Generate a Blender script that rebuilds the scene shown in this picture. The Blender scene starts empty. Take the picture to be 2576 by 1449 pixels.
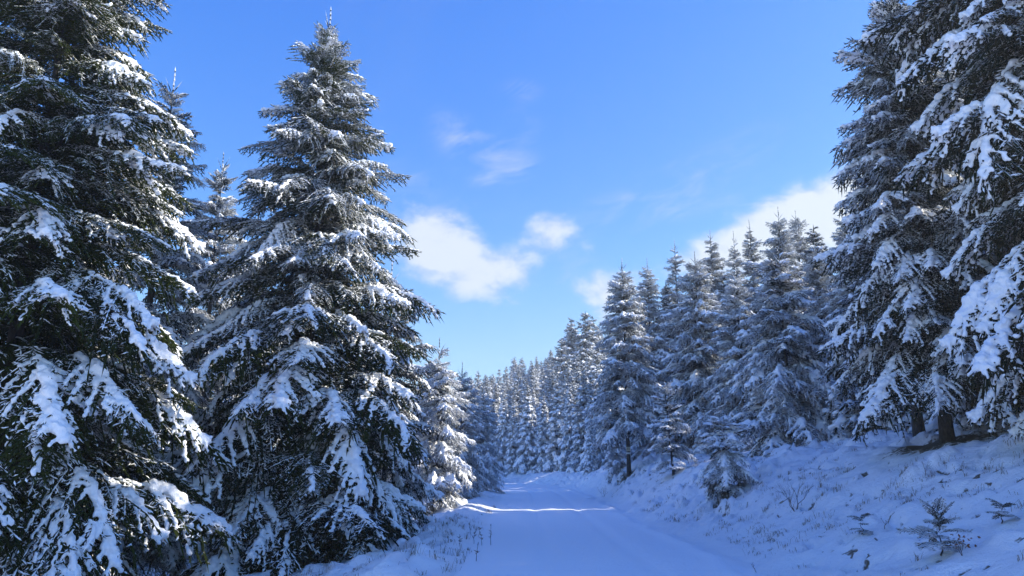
import bpy, math, random
import numpy as np
from mathutils import Vector, Matrix, Euler

# ----------------------------------------------------------------- camera, sky, sun, exposure
S = bpy.context.scene
COL = S.collection
R = math.radians
PITCH = R(13.0)
EYE = 1.6
FPX = 27.0 / 36.0

cam_d = bpy.data.cameras.new('camera')
cam = bpy.data.objects.new('camera', cam_d)
COL.objects.link(cam)
cam.location = (0, 0, EYE)
cam.rotation_euler = (math.pi / 2 + PITCH, 0, 0)
cam_d.sensor_width = 36
cam_d.lens = 27
cam_d.clip_end = 3000
S.camera = cam

SUN_EL = R(28.0)
SUN_AZ = R(88.0)            # clockwise from straight ahead (+Y) to the right (+X)
SUN_DIR = Vector((math.sin(SUN_AZ) * math.cos(SUN_EL), math.cos(SUN_AZ) * math.cos(SUN_EL), math.sin(SUN_EL)))
sun_d = bpy.data.lights.new('sun', 'SUN')
sun_d.energy = 4.4
sun_d.angle = R(0.5)
sun_d.color = (1.0, 0.93, 0.79)
sun = bpy.data.objects.new('sun', sun_d)
COL.objects.link(sun)
sun.rotation_euler = SUN_DIR.to_track_quat('Z', 'Y').to_euler()
sun.location = (40, 20, 40)

S.view_settings.view_transform = 'Standard'
S.view_settings.look = 'None'
S.view_settings.exposure = 1.0
S.view_settings.gamma = 1
S.view_settings.use_curve_mapping = False
S.cycles.use_denoising = True
try:
    S.cycles.denoiser = 'OPENIMAGEDENOISE'
    S.cycles.denoising_input_passes = 'RGB_ALBEDO_NORMAL'
    S.cycles.denoising_prefilter = 'ACCURATE'
except Exception:
    pass
S.cycles.max_bounces = 6
S.cycles.diffuse_bounces = 4
S.cycles.glossy_bounces = 1
S.cycles.transmission_bounces = 4
S.cycles.transparent_max_bounces = 4
S.cycles.use_adaptive_sampling = True
S.cycles.adaptive_threshold = 0.02
S.render.use_persistent_data = False


def azel(X, Y):
    """direction (azimuth, elevation) seen at a point of the 2576 wide view"""
    u = (X / 2576 - 0.5) / FPX
    v = (0.5 - Y / 1449) * (1449 / 2576) / FPX
    y = math.cos(PITCH) - v * math.sin(PITCH)
    z = math.sin(PITCH) + v * math.cos(PITCH)
    return math.atan2(u, y), math.atan2(z, math.hypot(u, y))


class NT:
    """small helper to write node trees"""
    def __init__(self, tree):
        self.t = tree
        self.n = tree.nodes
        self.l = tree.links

    def new(self, kind, **kw):
        nd = self.n.new(kind)
        for k, v in kw.items():
            setattr(nd, k, v)
        return nd

    def put(self, sock, val):
        if hasattr(val, 'is_output'):
            self.l.new(val, sock)
        elif val is not None:
            sock.default_value = val

    def math(self, op, a, b=None, c=None, clamp=False):
        nd = self.new('ShaderNodeMath', operation=op, use_clamp=clamp)
        for i, v in enumerate((a, b, c)):
            if v is not None:
                self.put(nd.inputs[i], v)
        return nd.outputs[0]

    def smooth(self, v, lo, hi, a=0.0, b=1.0):
        nd = self.new('ShaderNodeMapRange', interpolation_type='SMOOTHSTEP')
        self.put(nd.inputs[0], v)
        self.put(nd.inputs[1], lo)
        self.put(nd.inputs[2], hi)
        self.put(nd.inputs[3], a)
        self.put(nd.inputs[4], b)
        return nd.outputs[0]

    def noise(self, vec, scale, detail=2.0, rough=0.5, dist=0.0):
        nd = self.new('ShaderNodeTexNoise')
        if vec is not None:
            self.l.new(vec, nd.inputs['Vector'])
        nd.inputs['Scale'].default_value = scale
        nd.inputs['Detail'].default_value = detail
        nd.inputs['Roughness'].default_value = rough
        nd.inputs['Distortion'].default_value = dist
        return nd.outputs[0]

    def mix(self, fac, a, b):
        nd = self.new('ShaderNodeMix', data_type='RGBA')
        self.put(nd.inputs[0], fac)
        self.put(nd.inputs[6], a)
        self.put(nd.inputs[7], b)
        return nd.outputs[2]


W = bpy.data.worlds.new('World')
S.world = W
W.use_nodes = True
w = NT(W.node_tree)
w.n.clear()
sky = w.new('ShaderNodeTexSky', sky_type='NISHITA')
sky.sun_disc = False
sky.sun_elevation = SUN_EL
sky.sun_rotation = SUN_AZ
sky.altitude = 900
sky.air_density = 1.0
sky.dust_density = 0.4
sky.ozone_density = 2.0
SKY_STRENGTH = 0.13
geo = w.new('ShaderNodeTexCoord')
sep = w.new('ShaderNodeSeparateXYZ')
w.l.new(geo.outputs['Generated'], sep.inputs[0])
az_s = w.math('ARCTAN2', sep.outputs[0], sep.outputs[1])
el_s = w.math('ARCSINE', sep.outputs[2])
comb = w.new('ShaderNodeCombineXYZ')
w.l.new(az_s, comb.inputs[0])
w.l.new(w.math('MULTIPLY', el_s, 1.7), comb.inputs[1])
wispy = w.smooth(w.noise(comb.outputs[0], 11.0, 9.0, 0.60, 0.5), 0.30, 0.72)
billow = w.smooth(w.noise(comb.outputs[0], 26.0, 6.0, 0.6, 0.3), 0.25, 0.75)
mass = wisp = None
# cloud banks: place in the sky, half width, half height (view units), tilt, weight
for (X, Y, sx, sy, tilt, wt) in (
        (1090, 610, 130, 110, 0.0, 1.25), (1200, 690, 180, 80, 0.3, 0.95), (1390, 585, 105, 60, 0.25, 1.0),
        (1290, 650, 110, 60, -0.5, 0.6), (1980, 560, 260, 70, -0.42, 1.25), (2110, 590, 200, 120, -0.2, 1.2),
        (1800, 620, 150, 50, -0.4, 0.7), (1525, 735, 95, 80, 0.2, 1.25),
        # thin wisps (negative half width marks them)
        (1190, 370, -130, 60, 0.5, 1.0), (1270, 430, -90, 30, -0.2, 0.9), (1310, 225, -60, 26, 0.1, 0.8), (1000, 470, -110, 60, 0.2, 0.9),
        (1310, 320, -50, 50, 0.9, 0.8), (1640, 525, -240, 40, -0.1, 1.0), (1450, 690, -160, 60, 0.2, 0.7), (1750, 430, -300, 60, -0.3, 0.55)):
    thin = sx < 0
    sx = abs(sx)
    a0, e0 = azel(X, Y)
    k = 1.0 / (2576 * FPX)
    da = w.math('SUBTRACT', az_s, a0)
    de = w.math('SUBTRACT', el_s, e0)
    c, s_ = math.cos(-tilt), math.sin(-tilt)
    p = w.math('MULTIPLY', w.math('ADD', w.math('MULTIPLY', da, c), w.math('MULTIPLY', de, s_)), 1 / (sx * k))
    q = w.math('MULTIPLY', w.math('SUBTRACT', w.math('MULTIPLY', de, c), w.math('MULTIPLY', da, s_)), 1 / (sy * k))
    g = w.math('MULTIPLY', w.math('EXPONENT', w.math('MULTIPLY', w.math('ADD', w.math('MULTIPLY', p, p), w.math('MULTIPLY', q, q)), -1.0)), wt)
    if thin:
        wisp = g if wisp is None else w.math('ADD', wisp, g)
    else:
        mass = g if mass is None else w.math('ADD', mass, g)
rag = w.math('ADD', w.math('MULTIPLY', w.math('SUBTRACT', 1.0, wispy), 0.62), w.math('MULTIPLY', w.math('SUBTRACT', 1.0, billow), 0.30))
field = w.math('SUBTRACT', mass, rag)
cfac = w.smooth(field, -0.06, 1.0, 0.0, 0.90)
cfac = w.math('MULTIPLY', cfac, w.smooth(mass, 0.06, 0.30))
comb2 = w.new('ShaderNodeCombineXYZ')
w.l.new(w.math('ADD', w.math('MULTIPLY', az_s, 1.0), w.math('MULTIPLY', el_s, 0.8)), comb2.inputs[0])
w.l.new(w.math('SUBTRACT', w.math('MULTIPLY', el_s, 3.2), w.math('MULTIPLY', az_s, 1.1)), comb2.inputs[1])
fibre = w.smooth(w.noise(comb2.outputs[0], 10.0, 8.0, 0.62, 0.7), 0.38, 0.78)
tfac = w.math('MULTIPLY', w.math('MULTIPLY', fibre, w.smooth(wisp, 0.08, 0.95)), 0.55)
cfac = w.math('MAXIMUM', cfac, tfac)
veil = w.smooth(w.noise(comb.outputs[0], 2.2, 5.0, 0.55, 0.8), 0.5, 0.85, 0.0, 0.10)
low = w.smooth(el_s, 0.0, 0.30, 0.25, 0.0)
cfac = w.math('MAXIMUM', cfac, w.math('MAXIMUM', veil, low))
cloud_col = w.mix(w.smooth(w.math('ADD', w.math('MULTIPLY', billow, 0.5), w.math('MULTIPLY', field, 0.7)), 0.1, 1.0), (2.4, 2.75, 3.3, 1), (3.4, 3.65, 3.85, 1))
# the clear sky of the photograph is a deeper, more saturated blue
hsv = w.new('ShaderNodeHueSaturation')
hsv.inputs['Saturation'].default_value = 1.12
w.l.new(sky.outputs[0], hsv.inputs['Color'])
bgn = w.new('ShaderNodeBackground')
bgn.inputs['Strength'].default_value = SKY_STRENGTH
tint = w.new('ShaderNodeMix', data_type='RGBA', blend_type='MULTIPLY')
tint.inputs[0].default_value = 1.0
w.l.new(hsv.outputs[0], tint.inputs[6])
tint.inputs[7].default_value = (0.92, 0.95, 1.25, 1)
grade = w.new('ShaderNodeVectorMath', operation='MULTIPLY_ADD')
w.l.new(tint.outputs[2], grade.inputs[0])
grade.inputs[1].default_value = (0.80, 0.86, 0.47)
grade.inputs[2].default_value = (-0.25, -0.03, 2.1)
floor0 = w.new('ShaderNodeVectorMath', operation='MAXIMUM')
w.l.new(grade.outputs[0], floor0.inputs[0])
floor0.inputs[1].default_value = (0.2, 0.5, 1.0)
w.l.new(w.mix(cfac, floor0.outputs[0], cloud_col), bgn.inputs['Color'])
wo = w.new('ShaderNodeOutputWorld')
w.l.new(bgn.outputs[0], wo.inputs['Surface'])

# ----------------------------------------------------------------- materials


def mat(name):
    m = bpy.data.materials.new(name)
    m.use_nodes = True
    t = NT(m.node_tree)
    t.n.clear()
    out = t.new('ShaderNodeOutputMaterial')
    return m, t, out


def snow_material():
    m, t, out = mat('snow')
    g = t.new('ShaderNodeNewGeometry')
    b = t.new('ShaderNodeBsdfPrincipled')
    b.inputs['Base Color'].default_value = (0.94, 0.95, 0.96, 1)
    b.inputs['Roughness'].default_value = 0.65
    b.inputs['Specular IOR Level'].default_value = 0.25
    bump = t.new('ShaderNodeBump')
    bump.inputs['Strength'].default_value = 0.5
    bump.inputs['Distance'].default_value = 0.03
    t.l.new(t.noise(g.outputs['Position'], 42.0, 4.0, 0.6), bump.inputs['Height'])
    t.l.new(bump.outputs[0], b.inputs['Normal'])
    t.l.new(b.outputs[0], out.inputs[0])
    return m


def needle_material():
    """spruce needles; object colour R = how much frost and powder clings to them, G = sunlit olive warmth painted into the green"""
    m, t, out = mat('needles')
    g = t.new('ShaderNodeNewGeometry')
    oi = t.new('ShaderNodeObjectInfo')
    oc = t.new('ShaderNodeSeparateColor')
    t.l.new(oi.outputs['Color'], oc.inputs[0])
    pos = g.outputs['Position']
    n1 = t.noise(pos, 3.0, 2.0)
    n2 = t.noise(pos, 45.0, 1.0)
    green = t.mix(t.smooth(n1, 0.3, 0.7), (0.008, 0.018, 0.013, 1), (0.022, 0.038, 0.020, 1))
    warm = t.mix(oc.outputs[1], green, (0.072, 0.090, 0.017, 1))  # olive colour stands in for sunlit needles
    nz = t.new('ShaderNodeSeparateXYZ')
    t.l.new(g.outputs['True Normal'], nz.inputs[0])
    v = t.math('ADD', nz.outputs[2], t.math('ADD', t.math('MULTIPLY', t.math('SUBTRACT', n1, 0.5), 1.6),
                                             t.math('MULTIPLY', t.math('SUBTRACT', n2, 0.5), 1.2)))
    tc = t.new('ShaderNodeTexCoord')
    rad = t.new('ShaderNodeVectorMath', operation='LENGTH')
    flat = t.new('ShaderNodeVectorMath', operation='MULTIPLY')
    t.l.new(tc.outputs['Object'], flat.inputs[0])
    flat.inputs[1].default_value = (1, 1, 0)
    t.l.new(flat.outputs[0], rad.inputs[0])
    shelter = t.smooth(rad.outputs['Value'], 0.0, 0.55, 0.5, 1.0)      # powder reaches the outer shoots first
    th = t.math('SUBTRACT', 1.05, t.math('MULTIPLY', t.math('MULTIPLY', oc.outputs[0], shelter), 1.3))
    fac = t.smooth(v, t.math('SUBTRACT', th, 0.08), t.math('ADD', th, 0.14), 0.0, 0.95)
    col = t.mix(fac, warm, (0.80, 0.82, 0.85, 1))
    d = t.new('ShaderNodeBsdfDiffuse')
    tr = t.new('ShaderNodeBsdfTranslucent')
    t.l.new(col, d.inputs[0])
    t.l.new(col, tr.inputs[0])
    mx = t.new('ShaderNodeMixShader')
    mx.inputs[0].default_value = 0.38
    t.l.new(d.outputs[0], mx.inputs[1])
    t.l.new(tr.outputs[0], mx.inputs[2])
    t.l.new(mx.outputs[0], out.inputs[0])
    return m


def bark_material():
    m, t, out = mat('bark')
    g = t.new('ShaderNodeNewGeometry')
    mp = t.new('ShaderNodeMapping')
    mp.inputs['Scale'].default_value = (1, 1, 0.35)
    t.l.new(g.outputs['Position'], mp.inputs[0])
    n = t.noise(mp.outputs[0], 28.0, 5.0, 0.6)
    n1 = t.noise(g.outputs['Position'], 4.0, 2.0)
    c = t.mix(t.smooth(n, 0.35, 0.7), (0.022, 0.020, 0.018, 1), (0.068, 0.062, 0.056, 1))
    nz = t.new('ShaderNodeSeparateXYZ')
    t.l.new(g.outputs['True Normal'], nz.inputs[0])
    f = t.smooth(t.math('ADD', t.math('MULTIPLY', nz.outputs[2], 0.9), t.math('ADD', t.math('MULTIPLY', n1, 0.8), t.math('MULTIPLY', n, 0.5))), 1.05, 1.3)
    c = t.mix(f, c, (0.8, 0.82, 0.85, 1))
    b = t.new('ShaderNodeBsdfPrincipled')
    t.l.new(c, b.inputs['Base Color'])
    b.inputs['Roughness'].default_value = 0.9
    bump = t.new('ShaderNodeBump')
    bump.inputs['Strength'].default_value = 0.8
    bump.inputs['Distance'].default_value = 0.03
    t.l.new(n, bump.inputs['Height'])
    t.l.new(bump.outputs[0], b.inputs['Normal'])
    t.l.new(b.outputs[0], out.inputs[0])
    return m


def ground_material(name, fine):
    m, t, out = mat(name)
    g = t.new('ShaderNodeNewGeometry')
    pos = g.outputs['Position']
    at = t.new('ShaderNodeAttribute', attribute_name='litter')
    n = t.noise(pos, 9.0, 5.0, 0.65)
    nf = t.noise(pos, 60.0, 3.0, 0.6)
    lit = t.math('ADD', at.outputs['Fac'], t.math('MULTIPLY', t.math('SUBTRACT', n, 0.5), 0.9))
    fac = t.smooth(lit, 0.42, 0.62)
    soil = t.mix(nf, (0.035, 0.028, 0.020, 1), (0.16, 0.13, 0.08, 1))
    c = t.mix(fac, (0.94, 0.95, 0.96, 1), soil)
    b = t.new('ShaderNodeBsdfPrincipled')
    t.l.new(c, b.inputs['Base Color'])
    b.inputs['Roughness'].default_value = 0.6
    b.inputs['Specular IOR Level'].default_value = 0.25
    bump = t.new('ShaderNodeBump')
    bump.inputs['Strength'].default_value = 0.6 if fine else 0.85
    bump.inputs['Distance'].default_value = 0.06 if fine else 0.085
    h = t.math('ADD', t.math('MULTIPLY', n, 0.7), t.math('MULTIPLY', nf, 0.3))
    t.l.new(h, bump.inputs['Height'])
    t.l.new(bump.outputs[0], b.inputs['Normal'])
    t.l.new(b.outputs[0], out.inputs[0])
    return m


def plain(name, c, rough=0.8, var=0.4, scale=20):
    m, t, out = mat(name)
    g = t.new('ShaderNodeNewGeometry')
    n = t.noise(g.outputs['Position'], scale, 3.0)
    lo = tuple(x * (1 - var) for x in c) + (1,)
    hi = tuple(min(1, x * (1 + var)) for x in c) + (1,)
    b = t.new('ShaderNodeBsdfPrincipled')
    t.l.new(t.mix(n, lo, hi), b.inputs['Base Color'])
    b.inputs['Roughness'].default_value = rough
    t.l.new(b.outputs[0], out.inputs[0])
    return m


M_SNOW = snow_material()
M_NEEDLE = needle_material()
M_BARK = bark_material()
M_GROUND = ground_material('snowy_ground', False)
M_ROAD = ground_material('packed_snow', True)
M_GRASS = plain('dry_grass', (0.16, 0.12, 0.065))
M_STALK = plain('weed_stalk', (0.055, 0.04, 0.03))
M_LEAF = plain('dead_leaf', (0.17, 0.065, 0.025))
M_WHITE = plain('white_paint', (0.75, 0.74, 0.68), 0.6, 0.12)
M_YELLOW = plain('cream_plate', (0.62, 0.55, 0.36), 0.6, 0.12)
M_GREEN = plain('green_paint', (0.05, 0.22, 0.11), 0.6, 0.2)
M_BLACK = plain('black_print', (0.03, 0.03, 0.03), 0.6, 0.1)

# ----------------------------------------------------------------- mesh helpers
rng = np.random.default_rng(11)


class MB:
    """collects triangles / quads as numpy blocks with a material slot each"""
    def __init__(self):
        self.v, self.f, self.m, self.sm, self.n = [], [], [], [], 0

    def add(self, v, f, slot=0, smooth=False):
        v = np.asarray(v, float).reshape(-1, 3)
        f = np.asarray(f, int)
        if len(f) == 0:
            return
        if f.shape[1] == 4:
            f = np.concatenate([f[:, [0, 1, 2]], f[:, [0, 2, 3]]])
        self.v.append(v)
        self.f.append(f + self.n)
        self.m.append(np.full(len(f), slot, np.int32))
        self.sm.append(np.full(len(f), smooth, bool))
        self.n += len(v)

    def add_mb(self, other, M=None):
        if other.n == 0:
            return
        v, f, m, sm = other.arrays()
        if M is not None:
            A = np.array(M)
            v = v @ A[:3, :3].T + A[:3, 3]
        self.v.append(v)
        self.f.append(f + self.n)
        self.m.append(m)
        self.sm.append(sm)
        self.n += len(v)

    def arrays(self):
        return np.concatenate(self.v), np.concatenate(self.f), np.concatenate(self.m), np.concatenate(self.sm)

    def only(self, slots):
        v, f, m, sm = self.arrays()
        keep = np.isin(m, slots)
        f = f[keep]
        used, inv = np.unique(f, return_inverse=True)
        o = MB()
        if len(f):
            o.v, o.f, o.m, o.sm, o.n = [v[used]], [inv.reshape(-1, 3)], [m[keep]], [sm[keep]], len(used)
        return o

    def mesh(self, name, mats):
        v, f, m, sm = self.arrays()
        me = bpy.data.meshes.new(name)
        me.vertices.add(len(v))
        me.vertices.foreach_set('co', v.astype(np.float32).ravel())
        me.loops.add(len(f) * 3)
        me.loops.foreach_set('vertex_index', f.astype(np.int32).ravel())
        me.polygons.add(len(f))
        me.polygons.foreach_set('loop_start', np.arange(0, len(f) * 3, 3, dtype=np.int32))
        me.polygons.foreach_set('material_index', m)
        me.polygons.foreach_set('use_smooth', sm)
        for x in mats:
            me.materials.append(x)
        me.update(calc_edges=True)
        return me


def link(name, me, parent=None, **kw):
    o = bpy.data.objects.new(name, me)
    COL.objects.link(o)
    if parent is not None:
        o.parent = parent
    for k, v in kw.items():
        o[k] = v
    return o


def thing(name, label, cat, loc, rz=0.0, group=None):
    o = bpy.data.objects.new(name, None)
    o.empty_display_size = 0.2
    COL.objects.link(o)
    o.location = loc
    o.rotation_euler = (0, 0, rz)
    o['label'] = label
    o['category'] = cat
    if group:
        o['group'] = group
    return o


def unit(a):
    return a / np.maximum(np.linalg.norm(a, axis=-1, keepdims=True), 1e-9)


def spindles(mb, P, D, L, Rr, slot=0, flat=1.0, mid=0.35):
    """needle-clad shoots: four-sided, pointed at both ends"""
    P = np.asarray(P, float)
    D = unit(np.asarray(D, float))
    L = np.asarray(L, float)[:, None]
    Rr = np.asarray(Rr, float)[:, None]
    n = len(P)
    if n == 0:
        return
    up = np.zeros((n, 3))
    up[:, 2] = 1
    steep = np.abs(D[:, 2]) > 0.95
    up[steep] = (1, 0, 0)
    u = unit(up - D * (up * D).sum(1, keepdims=True))
    s = np.cross(D, u)
    c = P + D * L * mid
    V = np.stack([P, c + u * Rr * flat, c + s * Rr, c - u * Rr * flat, c - s * Rr, P + D * L], 1).reshape(-1, 3)
    F = np.array([[0, 2, 1], [0, 3, 2], [0, 4, 3], [0, 1, 4], [5, 1, 2], [5, 2, 3], [5, 3, 4], [5, 4, 1]])
    F = (F[None] + (np.arange(n) * 6)[:, None, None]).reshape(-1, 3)
    mb.add(V, F, slot)


def tube(mb, pts, rad, slot=0, sides=4, smooth=True):
    pts = np.asarray(pts, float)
    rad = np.asarray(rad, float)
    n = len(pts)
    d = unit(np.gradient(pts, axis=0))
    ref = np.where(np.abs(d[:, 2:3]) > 0.9, np.array([[1.0, 0, 0]]), np.array([[0, 0, 1.0]]))
    u = unit(ref - d * (ref * d).sum(1, keepdims=True))
    s = np.cross(d, u)
    a = np.arange(sides) / sides * 2 * math.pi
    V = (pts[:, None] + rad[:, None, None] * (np.cos(a)[None, :, None] * u[:, None] + np.sin(a)[None, :, None] * s[:, None])).reshape(-1, 3)
    F = []
    for i in range(n - 1):
        for k in range(sides):
            k2 = (k + 1) % sides
            F.append((i * sides + k, i * sides + k2, (i + 1) * sides + k2, (i + 1) * sides + k))
    mb.add(V, F, slot, smooth)


def box(mb, c, size, slot=0, M=None):
    c, h = np.array(c, float), np.array(size, float) / 2
    V = np.array([[x, y, z] for x in (-1, 1) for y in (-1, 1) for z in (-1, 1)]) * h + c
    if M is not None:
        A = np.array(M)
        V = V @ A[:3, :3].T + A[:3, 3]
    F = [(0, 1, 3, 2), (4, 6, 7, 5), (0, 4, 5, 1), (2, 3, 7, 6), (0, 2, 6, 4), (1, 5, 7, 3)]
    mb.add(V, F, slot)


def ico():
    import bmesh
    bm = bmesh.new()
    bmesh.ops.create_icosphere(bm, subdivisions=1, radius=1)
    v = np.array([x.co[:] for x in bm.verts])
    f = np.array([[y.index for y in x.verts] for x in bm.faces])
    bm.free()
    return v, f


ICO_V, ICO_F = ico()


# value noise on a lattice, for the terrain
_perm = np.random.default_rng(5).random((256, 256))


def vnoise(x, y):
    x = np.asarray(x, float)
    y = np.asarray(y, float)
    xi, yi = np.floor(x).astype(int), np.floor(y).astype(int)
    fx, fy = x - xi, y - yi
    fx, fy = fx * fx * (3 - 2 * fx), fy * fy * (3 - 2 * fy)
    g = lambda a, b: _perm[a & 255, b & 255]
    return (g(xi, yi) * (1 - fx) + g(xi + 1, yi) * fx) * (1 - fy) + (g(xi, yi + 1) * (1 - fx) + g(xi + 1, yi + 1) * fx) * fy


def blobs_to_mb(C, Rad, voxel, flat=0.8, slot=0, seed=0):
    """lumps of snow melted into one another by a voxel remesh"""
    C = np.asarray(C, float)
    Rad = np.asarray(Rad, float)
    n = len(C)
    if n == 0:
        return MB()
    V = ICO_V[None] * Rad[:, None, None]
    V = V * np.array([1, 1, flat])
    V = (V + C[:, None]).reshape(-1, 3)
    F = (ICO_F[None] + (np.arange(n) * len(ICO_V))[:, None, None]).reshape(-1, 3)
    t = MB()
    t.add(V, F)
    me = t.mesh('tmp', [])
    o = bpy.data.objects.new('tmp', me)
    COL.objects.link(o)
    md = o.modifiers.new('r', 'REMESH')
    md.mode = 'VOXEL'
    md.voxel_size = voxel
    dg = bpy.context.evaluated_depsgraph_get()
    ev = o.evaluated_get(dg)
    m2 = ev.to_mesh()
    nv = len(m2.vertices)
    v = np.empty(nv * 3, np.float32)
    m2.vertices.foreach_get('co', v)
    m2.calc_loop_triangles()
    f = np.empty(len(m2.loop_triangles) * 3, np.int32)
    m2.loop_triangles.foreach_get('vertices', f)
    ev.to_mesh_clear()
    bpy.data.objects.remove(o)
    bpy.data.meshes.remove(me)
    v = v.reshape(-1, 3).astype(float)
    q = 1.0 / (voxel * 2.6)
    o3 = seed * 0.37
    dz = (vnoise(v[:, 0] * q + o3, v[:, 1] * q + v[:, 2] * q * 0.7) - 0.5) * voxel * 1.5 + (vnoise(v[:, 0] * q * .35 + 9, v[:, 1] * q * .35 + o3) - 0.5) * voxel * 1.6
    v[:, 2] += dz
    v[:, 0] += (vnoise(v[:, 1] * q + 3, v[:, 2] * q + o3) - 0.5) * voxel * 1.4
    v[:, 1] += (vnoise(v[:, 0] * q + 7, v[:, 2] * q + o3) - 0.5) * voxel * 1.4
    out = MB()
    out.add(v, f.reshape(-1, 3), slot, True)
    return out


def fbm(x, y, o=4):
    t, a, s = 0, 0.5, 0
    for i in range(o):
        t = t + a * vnoise(x * 2 ** i + 17.3 * i, y * 2 ** i + 5.1 * i)
        s += a
        a *= 0.5
    return t / s


def sstep(x, a, b):
    t = np.clip((np.asarray(x, float) - a) / (b - a), 0, 1)
    return t * t * (3 - 2 * t)


# ----------------------------------------------------------------- terrain
HALF = 2.3


def road_x(y):
    y = np.asarray(y, float)
    return 1.45 + 0.42 * np.exp(-((y - 46) / 20) ** 2) - 0.0085 * np.maximum(0, y - 52) ** 2


TREE_SPOTS = []          # (x, y, radius) bare ground below the crowns


def height(x, y, detail=True):
    x = np.asarray(x, float)
    y = np.asarray(y, float)
    xc = np.where(y < 120, road_x(np.minimum(y, 84)), road_x(84))
    d = x - xc - HALF                # right of the road
    e = xc - HALF - x                # left of the road
    d = d + 0.7 * (fbm(x * 0.25 + 8, y * 0.55, 3) - 0.5) * sstep(np.abs(d), 4.0, 0.0)
    e = e + 0.7 * (fbm(x * 0.25 + 3, y * 0.7, 3) - 0.5)
    run = np.interp(y, [0, 14, 26, 40, 60, 80], [5.2, 4.8, 3.8, 2.1, 2.0, 3.0])
    top = np.interp(y, [0, 14, 26, 40, 60, 80], [2.1, 2.05, 1.75, 1.75, 1.1, 0.8])
    t = np.clip((d - 0.1) / run, 0, 1.6)
    s = np.where(t < 1, t * t * (3 - 2 * t) * 0.55 + t * 0.45, 1 + (t - 1) * 0.15)
    h = np.where(d > 0, top * s, 0.0)
    h = h + np.where(d > run, 0.09 * np.minimum(d - run, 45), 0)
    # hillside beyond the bend
    h = h + np.where(d > 0, 0.125 * np.clip(y - 88, 0, 110) * sstep(d, 0, 8), 0) * sstep(y, 80, 110)
    # left verge
    lv = 0.10 * np.exp(-((e - 0.9) / 0.8) ** 2) - 0.20 * np.clip(e - 1.0, 0, 6)
    h = h + np.where(e > 0, lv * sstep(e, 0, 0.6), 0)
    bank = sstep(d, -0.15, 1.3)
    verge = sstep(e, -0.15, 1.1)
    off = np.maximum(bank, verge)
    near = 0.45 + 1.3 * sstep(fbm(x * 0.33 + 60, y * 0.33, 3), 0.35, 0.68)
    h = h + off * (0.30 * (fbm(x * 0.45, y * 0.45, 3) - 0.5))
    if detail:
        h = h + off * near * (0.32 * (fbm(x * 1.5 + 40, y * 1.5, 3) - 0.5)
                              + 0.40 * np.maximum(0, vnoise(x * 2.6, y * 2.1 + 9) - 0.58)
                              + 0.10 * np.maximum(0, vnoise(x * 5.3 + 4, y * 4.6) - 0.50)
                              - 0.07 * sstep(vnoise(x * 6.3 + 11, y * 6.3), 0.78, 0.88)
                              + 0.035 * (vnoise(x * 8.0, y * 8.0) - 0.5))
        pit = sstep(vnoise(x * 2.9 + 31, y * 2.9 + 7), 0.80, 0.90)
        h = h - off * 0.13 * pit
        # road: softened wheel ruts, a low ridge of pushed snow on the right edge
        onroad = 1 - off
        h = h + onroad * (0.03 * (fbm(x * 0.9, y * 0.25, 3) - 0.5) + 0.012 * (vnoise(x * 5.1, y * 4.2) - 0.5))
        w = x - xc
        h = h - onroad * 0.040 * (np.exp(-((w - 0.8) / 0.16) ** 2) + np.exp(-((w + 0.8) / 0.16) ** 2))
        h = h + 0.05 * np.exp(-((d + 0.30) / 0.16) ** 2) * (0.5 + vnoise(x * 0 + 3, y * 0.6))
        h = h - 0.03 * np.exp(-((d + 0.02) / 0.18) ** 2)
    return h


def gz(x, y):
    return float(height(np.array([x]), np.array([y]))[0])


def litter(x, y):
    xc = np.where(y < 120, road_x(np.minimum(y, 84)), road_x(84))
    d = x - xc - HALF
    e = xc - HALF - x
    off = np.maximum(sstep(d, 0.3, 1.0), sstep(e, 0.2, 0.9))
    v = 0.62 * sstep(vnoise(x * 2.9 + 31, y * 2.9 + 7), 0.88, 0.96)  # pit litter, kept dark to paint shade into the flat-lit relief
    v = np.maximum(v, 0.62 * sstep(vnoise(x * 6.3 + 11, y * 6.3), 0.80, 0.90))
    v = np.maximum(v, 0.40 * sstep(fbm(x * 3.1 + 3, y * 3.1, 3), 0.60, 0.75))
    v = np.maximum(v, sstep(e, 1.0, 2.6) * 0.36 * (y < 22))
    for (tx, ty, r) in TREE_SPOTS:
        q = np.hypot(x - tx, y - ty) / r
        v = np.maximum(v, 0.72 * (1 - sstep(q, 0.25, 1.15)))
    return v * off


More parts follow.
